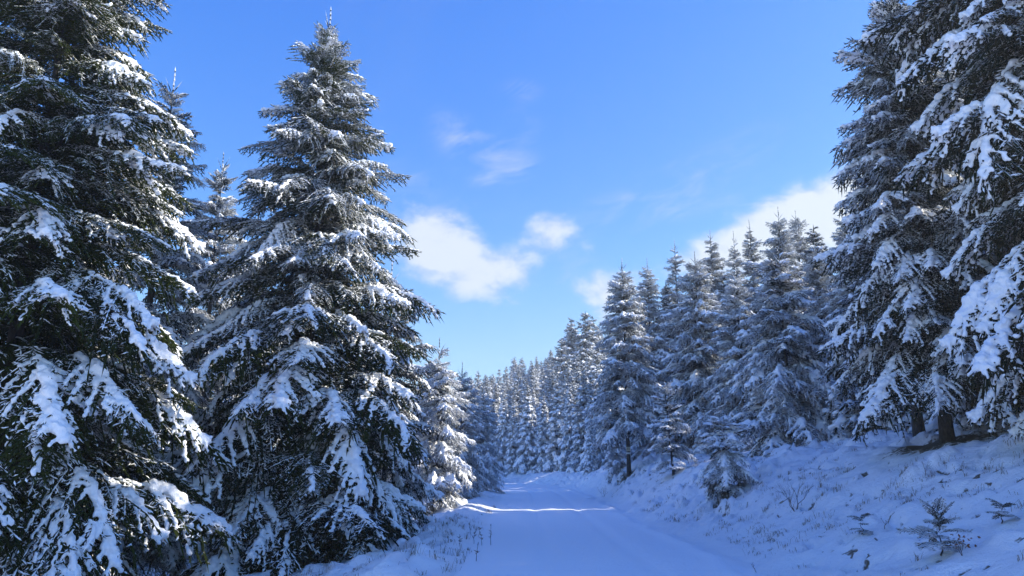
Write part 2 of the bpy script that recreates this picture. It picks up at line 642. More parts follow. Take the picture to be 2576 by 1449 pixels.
def build_ground():
    ys = np.concatenate([np.linspace(-45, 2, 26), 2 + np.cumsum(np.geomspace(0.06, 0.055, 90))])
    y = ys[-1]
    add = []
    while y < 340:
        y += max(0.055, 0.0062 * y)
        add.append(y)
    ys = np.concatenate([ys, add])
    right = np.concatenate([[0.0], np.cumsum(np.full(110, 0.062)), 6.82 + np.cumsum(np.geomspace(0.08, 6.5, 60))])
    left = np.concatenate([[0.0], np.cumsum(np.full(60, 0.07)), 4.2 + np.cumsum(np.geomspace(0.09, 6.5, 55))])
    mid = np.linspace(-HALF, HALF, 47)[1:-1]
    off = np.concatenate([-(left[::-1] + HALF), mid, right + HALF])
    nl, nm = len(left), len(mid)
    Y, O = np.meshgrid(ys, off, indexing='ij')
    X = road_x(np.clip(Y, -10, 84)) + O
    X = np.where(Y > 84, X + 0, X)
    Z = height(X, Y)
    nr, nc = X.shape
    V = np.stack([X, Y, Z], -1).reshape(-1, 3)
    lit = litter(X, Y)
    gy = np.gradient(Z, axis=0) / np.maximum(1e-3, np.gradient(Y, axis=0))
    gx = np.gradient(Z, axis=1) / np.maximum(1e-3, np.gradient(X, axis=1))
    steep = np.hypot(gx, gy)
    offr = (np.abs(O) > HALF + .3) & (Y > 4) & (Y < 45)
    lit = np.maximum(lit, 0.50 * sstep(steep, 1.2, 2.0) * offr).ravel()
    idx = np.arange(nr * nc).reshape(nr, nc)
    Q = np.stack([idx[:-1, :-1], idx[:-1, 1:], idx[1:, 1:], idx[1:, :-1]], -1)
    c0, c1 = nl - 1, nl + nm
    lastrow = int(np.searchsorted(ys, 84))
    isroad = np.zeros(Q.shape[:2], bool)
    isroad[:lastrow, c0:c1] = True
    for name, sel, m in (('snowy_road', isroad, M_ROAD), ('ground', ~isroad, M_GROUND)):
        q = Q[sel]
        used, inv = np.unique(q, return_inverse=True)
        b = MB()
        b.add(V[used], inv.reshape(-1, 4), 0, True)
        me = b.mesh(name, [m])
        at = me.attributes.new('litter', 'FLOAT', 'POINT')
        at.data.foreach_set('value', lit[used].astype(np.float32))
        o = link(name, me, kind='structure')
    return o


# ----------------------------------------------------------------- boughs
def gen_bough(L, seed, step, shoot, thick, wid=0.42, sag=0.22, hang=0.5, third=True, axis_r=0.018, snow=1.0,
              voxel=0.03, sides=4, srad=1.0):
    """one spruce bough along +X: an axis, hanging laterals, and needle-clad shoots; returns needles+wood and snow"""
    g = np.random.default_rng(seed)
    wood, nb = MB(), MB()
    lift = g.uniform(0.05, 0.14)
    yw = g.uniform(-0.06, 0.06, 2) * L
    def ax(t):
        t = np.asarray(t, float)
        return np.stack([L * t * (1 - 0.10 * sag * t), yw[0] * t * t + yw[1] * t ** 3,
                         -sag * L * t ** 1.8 + lift * L * np.sin(t * math.pi)], -1)
    ts = np.linspace(0, 1, 9)
    tube(wood, ax(ts), axis_r * (1 - 0.85 * ts), 1, sides)
    P, D, LL, RR = [], [], [], []
    SC, SR = [], []
    phase = g.uniform(0, 6.28)
    t0 = (0.48 if snow > 0.8 else 0.40) if L > 1 else 0.22
    # lumps along the axis, in broken runs
    big = (0.8 + 0.2 * min(L, 2)) * srad
    if snow > 0:
        t = 0.12
        while t < 1.0:
            a = math.sin(t * 8 + phase) * 0.40 + 0.30 * math.sin(t * 23 + phase * 3) + (0.55 if t > t0 else -0.75)
            a *= snow
            r = (0.020 + 0.042 * min(max(a, 0), 1.0) + 0.022 * max(0, a - 0.75)) * big * g.uniform(0.7, 1.25)
            if a > 0.15:
                SC.append(ax(t) + np.array([0, g.normal(0, 0.25 * r), r * g.uniform(0.2, 0.65)]))
                SR.append(r)
            t += max(0.020, r * 0.6) / L
    n = int(L / step)
    for i in range(n):
        t = 0.06 + 0.93 * (i + g.uniform(-0.3, 0.3)) / n
        t = min(max(t, 0.03), 0.99)
        b = ax(t)
        tan = unit(ax(min(t + 0.02, 1.0)) - ax(t - 0.02))
        for sd in (-1, 1):
            l = wid * L * min(1, t / 0.30) ** 0.7 * (1 - t) ** 0.72 + shoot * 0.9
            l *= g.uniform(0.65, 1.2)
            if t < 0.2 and g.random() < 0.45:
                continue
            an = R(g.uniform(42, 66))
            side = np.array([-tan[1], tan[0], 0.0]) * sd
            d0 = unit(tan * math.cos(an) + side * math.sin(an) + np.array([0, 0, -g.uniform(0.0, 0.5) * hang]))
            dr = g.uniform(0.15, 1.25) * hang
            lat = lambda u: b + d0 * l * u + np.array([0, 0, -dr * l]) * (u ** 2)
            # needles along the lateral itself
            k = max(1, int(round(l / shoot)))
            for j in range(k):
                p0, p1 = lat(j / k), lat((j + 1.25) / k)
                P.append(p0); D.append(p1 - p0); LL.append(np.linalg.norm(p1 - p0) * 1.05); RR.append(thick)
            # side shoots
            m = int(l / (shoot * 0.48))
            for j in range(m):
                u = (j + 0.5 + g.uniform(-0.2, 0.2)) / m
                p = lat(u)
                dt = unit(lat(min(u + 0.05, 1)) - lat(u - 0.05))
                s2 = 1 if (j + (sd > 0)) % 2 else -1
                sv = unit(np.cross(dt, np.array([0, 0, 1.0])) + 1e-6) * s2
                an2 = R(g.uniform(35, 60))
                dd = unit(dt * math.cos(an2) + sv * math.sin(an2) + np.array([0, 0, g.uniform(-0.85, 0.40) * (0.4 + hang)]))
                sl = shoot * (0.65 + 0.75 * (1 - u)) * g.uniform(0.7, 1.25)
                P.append(p); D.append(dd); LL.append(sl); RR.append(thick * g.uniform(0.75, 1.1))
                if third and l > 0.28 and u < 0.75:
                    for s3 in (-1, 1):
                        q = p + dd * sl * g.uniform(0.35, 0.6)
                        sv3 = unit(np.cross(dd, np.array([0, 0, 1.0])) + 1e-6) * s3
                        P.append(q)
                        D.append(dd * 0.7 + sv3 * 0.6 + np.array([0, 0, g.uniform(-0.7, 0.35)]))
                        LL.append(sl * g.uniform(0.5, 0.8))
                        RR.append(thick * 0.8)
            # fingers of snow lying along the lateral
            if snow > 0 and t > 0.12 and g.random() < 0.35 + 0.45 * snow:
                a = math.sin(t * 8 + phase + 0.8 * sd) * 0.35 + (0.52 if t > t0 else -0.60) + g.uniform(-0.45, 0.45)
                ext = min(0.95, a * snow * 1.2)
                if ext > 0.1:
                    rr0 = (0.015 + 0.020 * min(a * snow, 1)) * big
                    u = 0.04 + (g.uniform(0, 0.3) if g.random() < 0.3 else 0)
                    while u < ext:
                        r = rr0 * (1 - 0.25 * u) * g.uniform(0.65, 1.35)
                        SC.append(lat(u) + np.array([g.normal(0, 0.008), g.normal(0, 0.008), r * g.uniform(0.15, 0.65)]))
                        SR.append(r)
                        u += max(0.018, r * 0.75) / max(l, 0.05) * (2.2 if g.random() < 0.12 else 1)
    # shoots on the axis and at the tip
    for t in np.linspace(0.1, 1.0, max(3, int(L / shoot))):
        p = ax(t)
        tan = unit(ax(t) - ax(t - 0.03))
        P.append(p); D.append(tan + np.array([0, g.uniform(-.2, .2), g.uniform(-.05, .2)])); LL.append(shoot * 1.2); RR.append(thick)
    spindles(nb, P, D, LL, RR, 0)
    caps = MB()
    if snow > 0:
        PA, DA, LA, RA = np.array(P), unit(np.array(D)), np.array(LL), np.array(RR)
        far_out = np.hypot(PA[:, 0], PA[:, 1]) > (0.33 if L > 1 else 0.15) * L
        patch = vnoise(PA[:, 0] * 5 + seed, PA[:, 1] * 5)
        pick = far_out & (np.abs(DA[:, 2]) < 0.72) & (patch > 0.70 - 0.30 * min(snow, 1)) & (g.random(len(PA)) < 0.8)
        off = DA[pick] * (LA[pick] * 0.06)[:, None]
        off[:, 2] += RA[pick] * 0.75
        spindles(caps, PA[pick] + off, DA[pick], LA[pick] * 0.9, RA[pick] * g.uniform(0.65, 1.0, pick.sum()), 0, 0.75, 0.5)
    if len(SC):
        sn = blobs_to_mb(SC, SR, voxel, 0.85, 0, seed)
    else:
        sn = MB()
    if caps.n:
        v_, f_, m_, s_ = caps.arrays()
        sn.add(v_, f_, 0, False)
    body = MB()
    body.add_mb(nb)
    body.add_mb(wood)
    return body, sn


LIB = {}


def make_library():
    def fam(key, L, levels, n, **kw):
        LIB[key] = dict(L=L, items=[])
        for lv, sn in enumerate(levels):
            for i in range(n):
                g = np.random.default_rng(1000 + len(LIB) * 100 + lv * 10 + i)
                body, snow = gen_bough(L, 7000 + len(LIB) * 131 + lv * 17 + i, sag=g.uniform(*((0.18, 0.40) if key == 'long' else (0.14, 0.34))) * (1.1 if sn > 0.6 else 0.85),
                                       hang=g.uniform(0.45, 0.95), snow=sn, **kw)
                LIB[key]['items'].append(dict(level=lv, body=body, snow=snow))
    fam('long', 2.5, (0.35, 0.75, 1.15), 3, step=0.080, shoot=0.105, thick=0.0150, voxel=0.017, srad=1.0)
    fam('medium', 1.35, (0.3, 0.7, 1.1), 3, step=0.07, shoot=0.10, thick=0.0150, voxel=0.017, axis_r=0.012)
    LIB['short'] = dict(L=0.65, items=[])
    for lv, sn in enumerate((0.25, 0.6, 1.0)):
        for i in range(3):
            body, snow = gen_bough(0.65, 9100 + lv * 10 + i, sag=0.06, hang=0.22, snow=sn, step=0.055, shoot=0.095, thick=0.0145,
                                   voxel=0.015, axis_r=0.008, third=False)
            LIB['short']['items'].append(dict(level=lv, body=body, snow=snow))
    # coarser boughs for trees further off
    for key, L, st, sh, th, vx in (('mid_long', 2.0, 0.105, 0.14, 0.021, 0.038), ('mid_short', 0.9, 0.09, 0.13, 0.020, 0.032)):
        LIB[key] = dict(L=L, items=[])
        for lv, sn in enumerate((0.35, 0.8, 1.25)):
            for i in range(3):
                g = np.random.default_rng(int(L * 100) + lv * 10 + i)
                body, snow = gen_bough(L, 9500 + int(L * 50) + lv * 10 + i, sag=g.uniform(0.10, 0.32), hang=g.uniform(0.4, 0.8), snow=sn,
                                       step=st, shoot=sh, thick=th, voxel=vx, third=False, sides=3, srad=1.25)
                LIB[key]['items'].append(dict(level=lv, body=body, snow=snow))
    for key, L, st, sh, th, vx in (('far_long', 1.8, 0.18, 0.24, 0.050, 0.075), ('far_short', 0.8, 0.15, 0.2, 0.045, 0.06)):
        LIB[key] = dict(L=L, items=[])
        for lv, sn in enumerate((0.35, 0.8, 1.3)):
            for i in range(2):
                body, snow = gen_bough(L, 9900 + int(L * 50) + lv * 10 + i, sag=0.15 + 0.1 * lv, hang=0.6, snow=sn,
                                       step=st, shoot=sh, thick=th, voxel=vx, third=False, sides=3, wid=0.40, srad=2.2)
                LIB[key]['items'].append(dict(level=lv, body=body, snow=snow))
    for key, d in LIB.items():
        for it in d['items']:
            if key.startswith('mid'):
                b = MB()
                b.add_mb(it['body'])
                if it['snow'].n:
                    v, f, m, sm = it['snow'].arrays()
                    b.add(v, f, 2, True)
                it['joined'] = b
                it['mesh'] = b.mesh('bough', [M_NEEDLE, M_BARK, M_SNOW])
            elif not key.startswith('far'):
                it['mesh'] = it['body'].mesh('bough', [M_NEEDLE, M_BARK])
                it['snow_mesh'] = it['snow'].mesh('snow', [M_SNOW]) if it['snow'].n else None


def plan_tree(H, prof, g, whorl=0.34, per=6, bare=0.04, pitch_shift=0.0, heavy=0.5, gap=0.0, tip=0.5):
    """where each bough leaves the trunk: (z, azimuth, pitch, length, snow level, fraction from tip)"""
    out = []
    z = H - tip
    az = g.uniform(0, 6.28)
    fx, fr = zip(*prof)
    while z > bare * H:
        f = (H - z) / H
        r = float(np.interp(f, fx, fr))
        k = max(4, int(round(per * g.uniform(0.85, 1.15) * (0.75 if f < 0.12 else 1))))
        for i in range(k):
            a = az + 2 * math.pi * i / k + g.uniform(-0.28, 0.28)
            if g.random() < gap:
                continue
            p = float(np.interp(f, [0, 0.1, 0.25, 0.5, 0.8, 1.0], [55, 36, 18, 2, -8, -10])) + g.normal(0, 10) + pitch_shift
            ln = r / max(0.55, math.cos(R(p))) * g.choice([g.uniform(.5, .82), g.uniform(.82, 1.05), g.uniform(.92, 1.10 if f < .3 else 1.18)])
            lv = g.random()
            h = heavy * (0.2 + 1.2 * f)
            level = 2 if lv < h * 0.75 else (1 if lv < h * 0.75 + 0.4 else 0)
            out.append((z + g.uniform(-0.5, 0.5) * whorl, a, p, max(0.18, ln), level, f))
        az += 2.4
        z -= whorl * g.uniform(0.8, 1.2) * (0.48 + 0.64 * min(1.0, f * 1.5))
    return out


def bmat(z, a, p, ln, L0, lean):
    sc = ln / L0
    q = Euler((0, -R(p), a), 'XYZ')
    return Vector((lean[0] * z, lean[1] * z, z)), q, sc


def trunk_mesh(H, r0, lean=(0, 0), sides=9, g=None):
    b = MB()
    n = 12
    t = np.linspace(0, 1, n)
    wob = (g.normal(0, 0.012, (n, 2)) if g is not None else np.zeros((n, 2)))
    wob[0] = 0
    rad = r0 * (1 - 0.93 * t)
    rad[0] *= 1.35
    pts = np.stack([lean[0] * H * t + wob[:, 0], lean[1] * H * t + wob[:, 1], H * t * 0.985], -1)
    pts[0, 2] = -0.25
    tube(b, pts, rad, 0, sides)
    return b.mesh('trunk', [M_BARK])


def leader_mesh(l, g, forks=3):
    b = MB()
    P, D, LL, RR = [], [], [], []
    k = max(2, int(l / 0.12))
    for j in range(k):
        P.append((0, 0, l * j / k)); D.append((g.normal(0, .03), g.normal(0, .03), 1)); LL.append(l / k * 1.4); RR.append(0.021 + 0.008 * (1 - j / k))
    for j in range(forks):
        a = 6.28 * j / forks + g.uniform(-.5, .5)
        P.append((0, 0, l * g.uniform(0.05, 0.25))); D.append((math.cos(a) * .7, math.sin(a) * .7, 1.0)); LL.append(l * g.uniform(.4, .75)); RR.append(.018)
    spindles(b, P, D, LL, RR, 0)
    return b.mesh('leader', [M_NEEDLE])


DEAD = []


def dead_branch_meshes():
    for i in range(4):
        g = np.random.default_rng(60 + i)
        b = MB()
        L = 1.5
        n = 7
        t = np.linspace(0, 1, n)
        axp = np.stack([L * t, np.cumsum(g.normal(0, .02, n)), -0.12 * L * t ** 2 + np.cumsum(g.normal(0, .015, n))], -1)
        tube(b, axp, 0.011 * (1 - .8 * t), 0, 3)
        for j in range(16):
            u = g.uniform(.15, .98)
            p = np.array([np.interp(u, t, axp[:, k]) for k in range(3)])
            d = unit(np.array([g.uniform(.3, 1), g.choice([-1, 1]) * g.uniform(.3, 1), g.uniform(-.5, .2)]))
            l = g.uniform(.15, .5) * (1 - u * .5)
            m = p + d * l * .5 + g.normal(0, .02, 3)
            e = p + d * l + np.array([0, 0, -.05])
            tube(b, [p, m, e], [.005, .004, .002], 0, 3)
        DEAD.append(b.mesh('dead_branch', [M_BARK]))


def spruce(name, label, x, y, H, prof, seed, frost=(0.75, 0.35), tint=0.0, lib='hero', group=None, dead=0, lean=(0, 0), leader=0.55,
           r0=None, z0=None, forks=3, cat='tree', limit=296, snow_from=0.0, **kw):
    g = np.random.default_rng(seed)
    z = (gz(x, y) - 0.05) if z0 is None else z0
    root = thing(name, label, cat, (x, y, z), 0, group)
    BGH[root.name] = H
    link('trunk', trunk_mesh(H, r0 or H * 0.0125, lean, 9, g), root)
    if leader:
        o = link('leader', leader_mesh(leader + 0.25, g, forks), root)
        o.location = (lean[0] * H, lean[1] * H, H - 0.28)
        o.color = (1.7, 0, 0, 1)
    plan = plan_tree(H, prof, g, **kw)
    if len(plan) > limit:
        plan = [plan[i] for i in sorted(g.choice(len(plan), limit, replace=False))]
    for (zz, a, p, ln, lv, f) in plan:
        if lib == 'hero':
            key = 'short' if ln < 0.8 else ('medium' if ln < 1.75 else 'long')
        else:
            key = 'mid_short' if ln < 1.1 else 'mid_long'
        d = LIB[key]
        its = [q for q in d['items'] if q['level'] == lv]
        it = its[g.integers(len(its))]
        loc, q, sc = bmat(zz, a, p, ln, d['L'], lean)
        o = link('bough', it['mesh'], root)
        o.location, o.rotation_euler = loc, q
        flip = -1 if g.random() < 0.5 else 1
        sw = g.uniform(0.85, 1.15)
        o.scale = (sc, flip * sc * sw, sc * g.uniform(0.85, 1.1))
        fr = frost[0] + (frost[1] - frost[0]) * min(1, f * 1.5) + g.normal(0, 0.07)
        o.color = (min(1.35, max(0, fr)), max(0.0, min(1.0, tint * (1.5 - f) + g.normal(0, 0.10))), 0, 1)  # olive tint grows towards the tip, painting sun on the upper boughs
        if lib == 'hero' and it.get('snow_mesh') is not None and f >= snow_from:
            link('snow', it['snow_mesh'], o, kind='stuff')
    for i in range(dead):
        o = link('dead_branch', DEAD[i % 4], root)
        zz = g.uniform(0.12, 0.42) * H
        o.location = (lean[0] * zz, lean[1] * zz, zz)
        o.rotation_euler = (0, R(g.uniform(-5, 25)), g.uniform(0, 6.28))
        k = g.uniform(.7, 1.5)
        o.scale = (k, k, k)
    return root


BG = {}
BGH = {}


def make_background():
    """whole-tree meshes for the forest further off: crown, snow and trunk, shared between copies"""
    specs = {
        'dense': dict(H=12, prof=[(0, 0.06), (0.08, 0.29), (0.2, 0.58), (0.45, 1.23), (0.75, 1.85), (1, 2.18)], heavy=.35, per=7, whorl=.38, bare=.015),
        'frosty': dict(H=12, prof=[(0, 0.06), (0.08, 0.26), (0.2, 0.52), (0.45, 1.1), (0.75, 1.65), (1, 1.95)], heavy=.7, per=7, whorl=.40, bare=.015),
        'laden': dict(H=12, prof=[(0, 0.06), (0.08, 0.26), (0.2, 0.52), (0.45, 1.1), (0.75, 1.65), (1, 1.95)], heavy=1.3, per=7, whorl=.44, pitch_shift=-14, bare=.015),
        'narrow': dict(H=12, prof=[(0, 0.06), (0.08, 0.2), (0.2, 0.39), (0.45, 0.83), (0.75, 1.24), (1, 1.46)], heavy=1.2, per=7, whorl=.42, pitch_shift=-10, bare=.015),
        'old': dict(H=15, prof=[(0, .12), (.1, .55), (.3, 1.25), (.6, 1.6), (.8, 1.2), (1, .5)], heavy=.6, per=6, whorl=.6, bare=.2, gap=.15),
    }
    for k, (key, sp) in enumerate(specs.items()):
        for var in range(2):
            g = np.random.default_rng(400 + k * 7 + var)
            sp2 = dict(sp)
            H, prof = sp2.pop('H'), sp2.pop('prof')
            plan = plan_tree(H, prof, g, tip=.35, **sp2)
            crown, snow = MB(), MB()
            for (zz, a, p, ln, lv, f) in plan:
                d = LIB['far_short' if ln < .95 else 'far_long']
                its = [q for q in d['items'] if q['level'] == lv]
                it = its[g.integers(len(its))]
                loc, q, sc = bmat(zz, a, p, ln, d['L'], (0, 0))
                M = Matrix.Translation(loc) @ q.to_matrix().to_4x4() @ Matrix.Diagonal((sc, sc * (1 if g.random() < .5 else -1), sc, 1))
                crown.add_mb(it['body'], M)
                if it['snow'].n:
                    snow.add_mb(it['snow'], M)
            P = [(0, 0, H - .7), (0, 0, H - .45)]
            spindles(crown, P, [(0, .02, 1), (.02, 0, 1)], [.5, .65], [.05, .035], 0)
            BG[(key, var)] = (H, crown.mesh('crown', [M_NEEDLE, M_BARK]), snow.mesh('snow', [M_SNOW]), trunk_mesh(H, H * .012, (0, 0), 7, g))


def bg_tree(kind, var, x, y, H, label, group, frost=0.5, seed=0, wide=1.0, tint=0.0, name='spruce_tree'):
    g = np.random.default_rng(seed + 5000)
    H0, crown, snow, trunk = BG[(kind, var)]
    root = thing(name, label, 'tree', (x, y, gz(x, y) - .05), g.uniform(0, 6.28), group)
    k = H / H0
    root['key'] = seed
    root.rotation_euler = (g.normal(0, .018), g.normal(0, .018), root.rotation_euler[2])
    BGH[root.name] = H
    root.scale = (k * wide * 1.2, k * wide * 1.2, k)
    o = link('crown', crown, root)
    o.color = (frost, tint, 0, 1)
    link('snow', snow, root, kind='stuff')
    link('trunk', trunk, root)
    return root


# ----------------------------------------------------------------- placing
def place(X, Y_apex, dist):
    """x and top height of a tree whose tip is seen at (X, Y_apex), standing dist metres ahead"""
    u = (X / 2576 - 0.5) / FPX
    v = (0.5 - Y_apex / 1449) * (1449 / 2576) / FPX
    yy = math.cos(PITCH) - v * math.sin(PITCH)
    zz = math.sin(PITCH) + v * math.cos(PITCH)
    return u / yy * dist, EYE + zz / yy * dist


def at_ground(X, Y, guess=20.0):
    """point of the terrain seen at (X, Y)"""
    u = (X / 2576 - 0.5) / FPX
    v = (0.5 - Y / 1449) * (1449 / 2576) / FPX
    d = Vector((u, math.cos(PITCH) - v * math.sin(PITCH), math.sin(PITCH) + v * math.cos(PITCH)))
    t = 3.0
    while t < 150:
        if EYE + d.z * t < gz(d.x * t, d.y * t):
            break
        t += 0.05
    return d.x * t, d.y * t


HERO = [
    # name, label, X, Yapex, dist, profile, kwargs
    dict(label='tall dark spruce cut by the left edge with long sagging snowy boughs', at=(-8.5, 13.0, 14.2),
         prof=[(0, .2), (.1, .95), (.2, 1.5), (.3, 2.0), (.45, 2.45), (.7, 3.3), (.85, 3.75), (1, 3.8)], seed=21, frost=(.65, .16), tint=.55, heavy=.55, per=7, whorl=.34, dead=8),
    dict(label='broad pointed spruce left of the road with forked frosty tip and snow-loaded boughs', tip=(830, 60, 18.0),
         prof=[(0, .12), (.06, .42), (.16, .95), (.28, 1.75), (.45, 2.4), (.7, 3.0), (1, 3.3)], seed=32, frost=(1.15, .18), tint=.42, heavy=.48, per=7, whorl=.33, dead=8),
    dict(label='frosty young spruce tip rising behind the left edge spruce', tip=(437, 215, 17.5),
         prof=[(0, .10), (.1, .6), (.3, 1.15), (.6, 1.7), (1, 2.0)], seed=43, frost=(1.1, .6), heavy=.45, per=6, whorl=.46),
    dict(label='smaller spruce between and behind the two big left spruces', tip=(560, 415, 26.0),
         prof=[(0, .10), (.1, .65), (.3, 1.4), (.6, 2.0), (1, 2.3)], seed=54, frost=(1.1, .6), heavy=.5, per=6, whorl=.46),
    dict(label='low spruce hugging the right flank of the broad pointed spruce, trunk bare at the verge', tip=(985, 700, 21.5),
         prof=[(0, .10), (.15, .7), (.4, 1.25), (.8, 1.55), (1, 1.6)], seed=65, frost=(.6, .3), heavy=.6, per=6, whorl=.42),
    dict(label='tall spruce on the right bank with bare dark trunk base and frosted tip', at=(8.9, 16.0, 10.4),
         prof=[(0, .15), (.08, .6), (.2, 1.05), (.4, 1.65), (.65, 2.15), (.85, 2.15), (1, 1.6)], seed=76, frost=(1.25, .28), heavy=1.15, per=7, whorl=.27, bare=.15, dead=12),
    dict(label='spruce filling the gap behind the tall bank spruce and the dark right edge spruce', at=(13.4, 20.0, 13.0),
         prof=[(0, .15), (.1, .8), (.3, 1.7), (.55, 2.3), (.8, 2.5), (1, 2.4)], seed=98, frost=(.8, .45), heavy=.5, per=6.5, whorl=.40, bare=.07, dead=8),
    dict(label='dark spruce filling the right edge of the view above the bank', at=(9.7, 11.8, 16.0),
         prof=[(0, .15), (.1, .9), (.3, 2.3), (.5, 2.9), (.8, 2.9), (.9, 2.6), (1, 2.2)], seed=87, frost=(.5, .26), heavy=1.15, per=7, whorl=.38, bare=.07, dead=6),
]

MID = [
    # X apex, Y apex, dist, profile width, kwargs, label
    (1565, 672, 38, 1.9, dict(seed=101, frost=(.85, .42), heavy=.55, bare=.22, r0=.10), 'leftmost tall spruce on the right bank with trail marks on its trunk'),
    (1628, 668, 44, 1.7, dict(seed=102, frost=(.88, .5), heavy=.4), 'frosted spruce just behind and right of the trail-marked spruce'),
    (1697, 622, 47, 1.6, dict(seed=103, frost=(.5, .4), heavy=.3, whorl=.6, gap=.15), 'darker open-crowned spruce standing above the frosted right bank trees'),
    (1748, 655, 36, 2.1, dict(seed=104, frost=(.9, .45), heavy=.55, bare=.12), 'sunlit pale spruce with full crown on the middle of the right bank'),
    (1787, 596, 46, 1.7, dict(seed=105, frost=(.6, .45), heavy=.35), 'spruce with long thin leader behind the pale full-crowned one'),
    (1850, 690, 33, 1.7, dict(seed=106, frost=(.92, .5), heavy=.5, leader=.75), 'spruce with bright white candle leader on the right bank'),
    (1885, 570, 47, 1.5, dict(seed=107, frost=(.45, .4), heavy=.3, gap=.12), 'dark slender spruce behind the one with the white candle leader'),
    (1846, 605, 50, 1.5, dict(seed=108, frost=(.7, .5), heavy=.3, leader=.8), 'needle-thin spruce tip between two darker tops on the right'),
    (1958, 540, 43, 2.0, dict(seed=109, frost=(.85, .45), heavy=.4), 'left one of the twin high frosted tops below the bright cloud'),
    (2002, 548, 44, 2.0, dict(seed=110, frost=(.85, .45), heavy=.4), 'right one of the twin high frosted tops below the bright cloud'),
    (1956, 640, 26.5, 2.0, dict(seed=111, frost=(.8, .45), heavy=.75, bare=.05), 'spruce in front on the bank with tongues of snow on its low boughs'),
    (2118, 535, 34.0, 1.6, dict(seed=112, frost=(.85, .5), heavy=.4, gap=.1), 'thin frosted spruce tip beside the tall right bank spruce'),
    (2050, 625, 38, 1.8, dict(seed=113, frost=(.85, .5), heavy=.4), 'hazy frosted spruce under the brightest cloud'),
    (1105, 880, 30, 1.55, dict(seed=114, frost=(.95, .45), heavy=.5), 'sunlit frosted young spruce first beyond the broad pointed spruce'),
    (1163, 935, 38, 1.5, dict(seed=115, frost=(.85, .45), heavy=.5), 'second young roadside spruce on the left with several bare leaders'),
    (1216, 985, 46, 1.45, dict(seed=116, frost=(.95, .5), heavy=.55), 'last roadside spruce on the left before the bend'),
]


def screen_x(x, y):
    return 1288 + x / (y * math.cos(PITCH)) * FPX * 2576


LANDMARKS = [(1540, 'left of the trail-marked spruce'), (1600, 'behind the trail-marked spruce'), (1660, 'behind the frosted spruce beside the trail-marked one'),
             (1720, 'behind the darker open-crowned spruce'), (1770, 'behind the pale full-crowned spruce'), (1830, 'behind the spruce with the thin long leader'),
             (1870, 'behind the spruce with the white candle leader'), (1930, 'right of the dark slender spruce'), (1980, 'behind the left one of the twin tops'),
             (2030, 'behind the right one of the twin tops'), (2090, 'under the brightest cloud'), (2180, 'beside the thin tip near the tall bank spruce'),
             (2420, 'behind the tall spruce with the bare trunk base'), (2600, 'behind the dark right edge spruce')]


def near_label(x, y):
    X = screen_x(x, y)
    d = 'close ' if y < 32 else ('' if y < 50 else 'far ')
    for lim, t in LANDMARKS:
        if X < lim:
            return d + t
    return 'in the forest right of the dark edge spruce'


def left_label(x, y):
    X = screen_x(x, y)
    d = 'close ' if y < 36 else ('further back ' if y < 56 else 'far back ')
    for lim, t in ((520, 'behind the left edge spruce'), (700, 'in the gap between the two big left spruces'), (900, 'behind the broad pointed spruce'), (1090, 'behind the right flank of the broad pointed spruce'),
                   (1150, 'behind the first sunlit roadside spruce'), (1300, 'behind the last roadside spruces before the bend')):
        if X < lim:
            return d + t
    return d + 'at the bend'


def bend_row(rows):
    words = ['leftmost', 'second', 'third', 'fourth', 'fifth', 'sixth', 'seventh', 'eighth', 'ninth', 'tenth', 'eleventh', 'rightmost']
    kinds = {'laden': 'snow-laden', 'narrow': 'narrow snow-laden', 'frosty': 'frosted'}
    rows = sorted(rows)
    return [r + ('%s %s spruce%s along the outer side of the road bend' % (words[i], kinds[r[3]], ' from the left' if 0 < i < 11 else ''),) for i, r in enumerate(rows)]


def slope_label(X, Ya):
    h = 'on the skyline' if Ya < 925 else ('in the middle rows' if Ya < 965 else 'in the lower rows')
    for lim, t in ((1160, 'behind the young left roadside spruces'), (1250, 'just right of the left roadside spruces'), (1340, 'above the middle of the bend'),
                   (1420, 'left of the ragged old spruces'), (1500, 'below the ragged old spruces')):
        if X < lim:
            return h + ' ' + t
    return h + ' behind the trail-marked spruce'


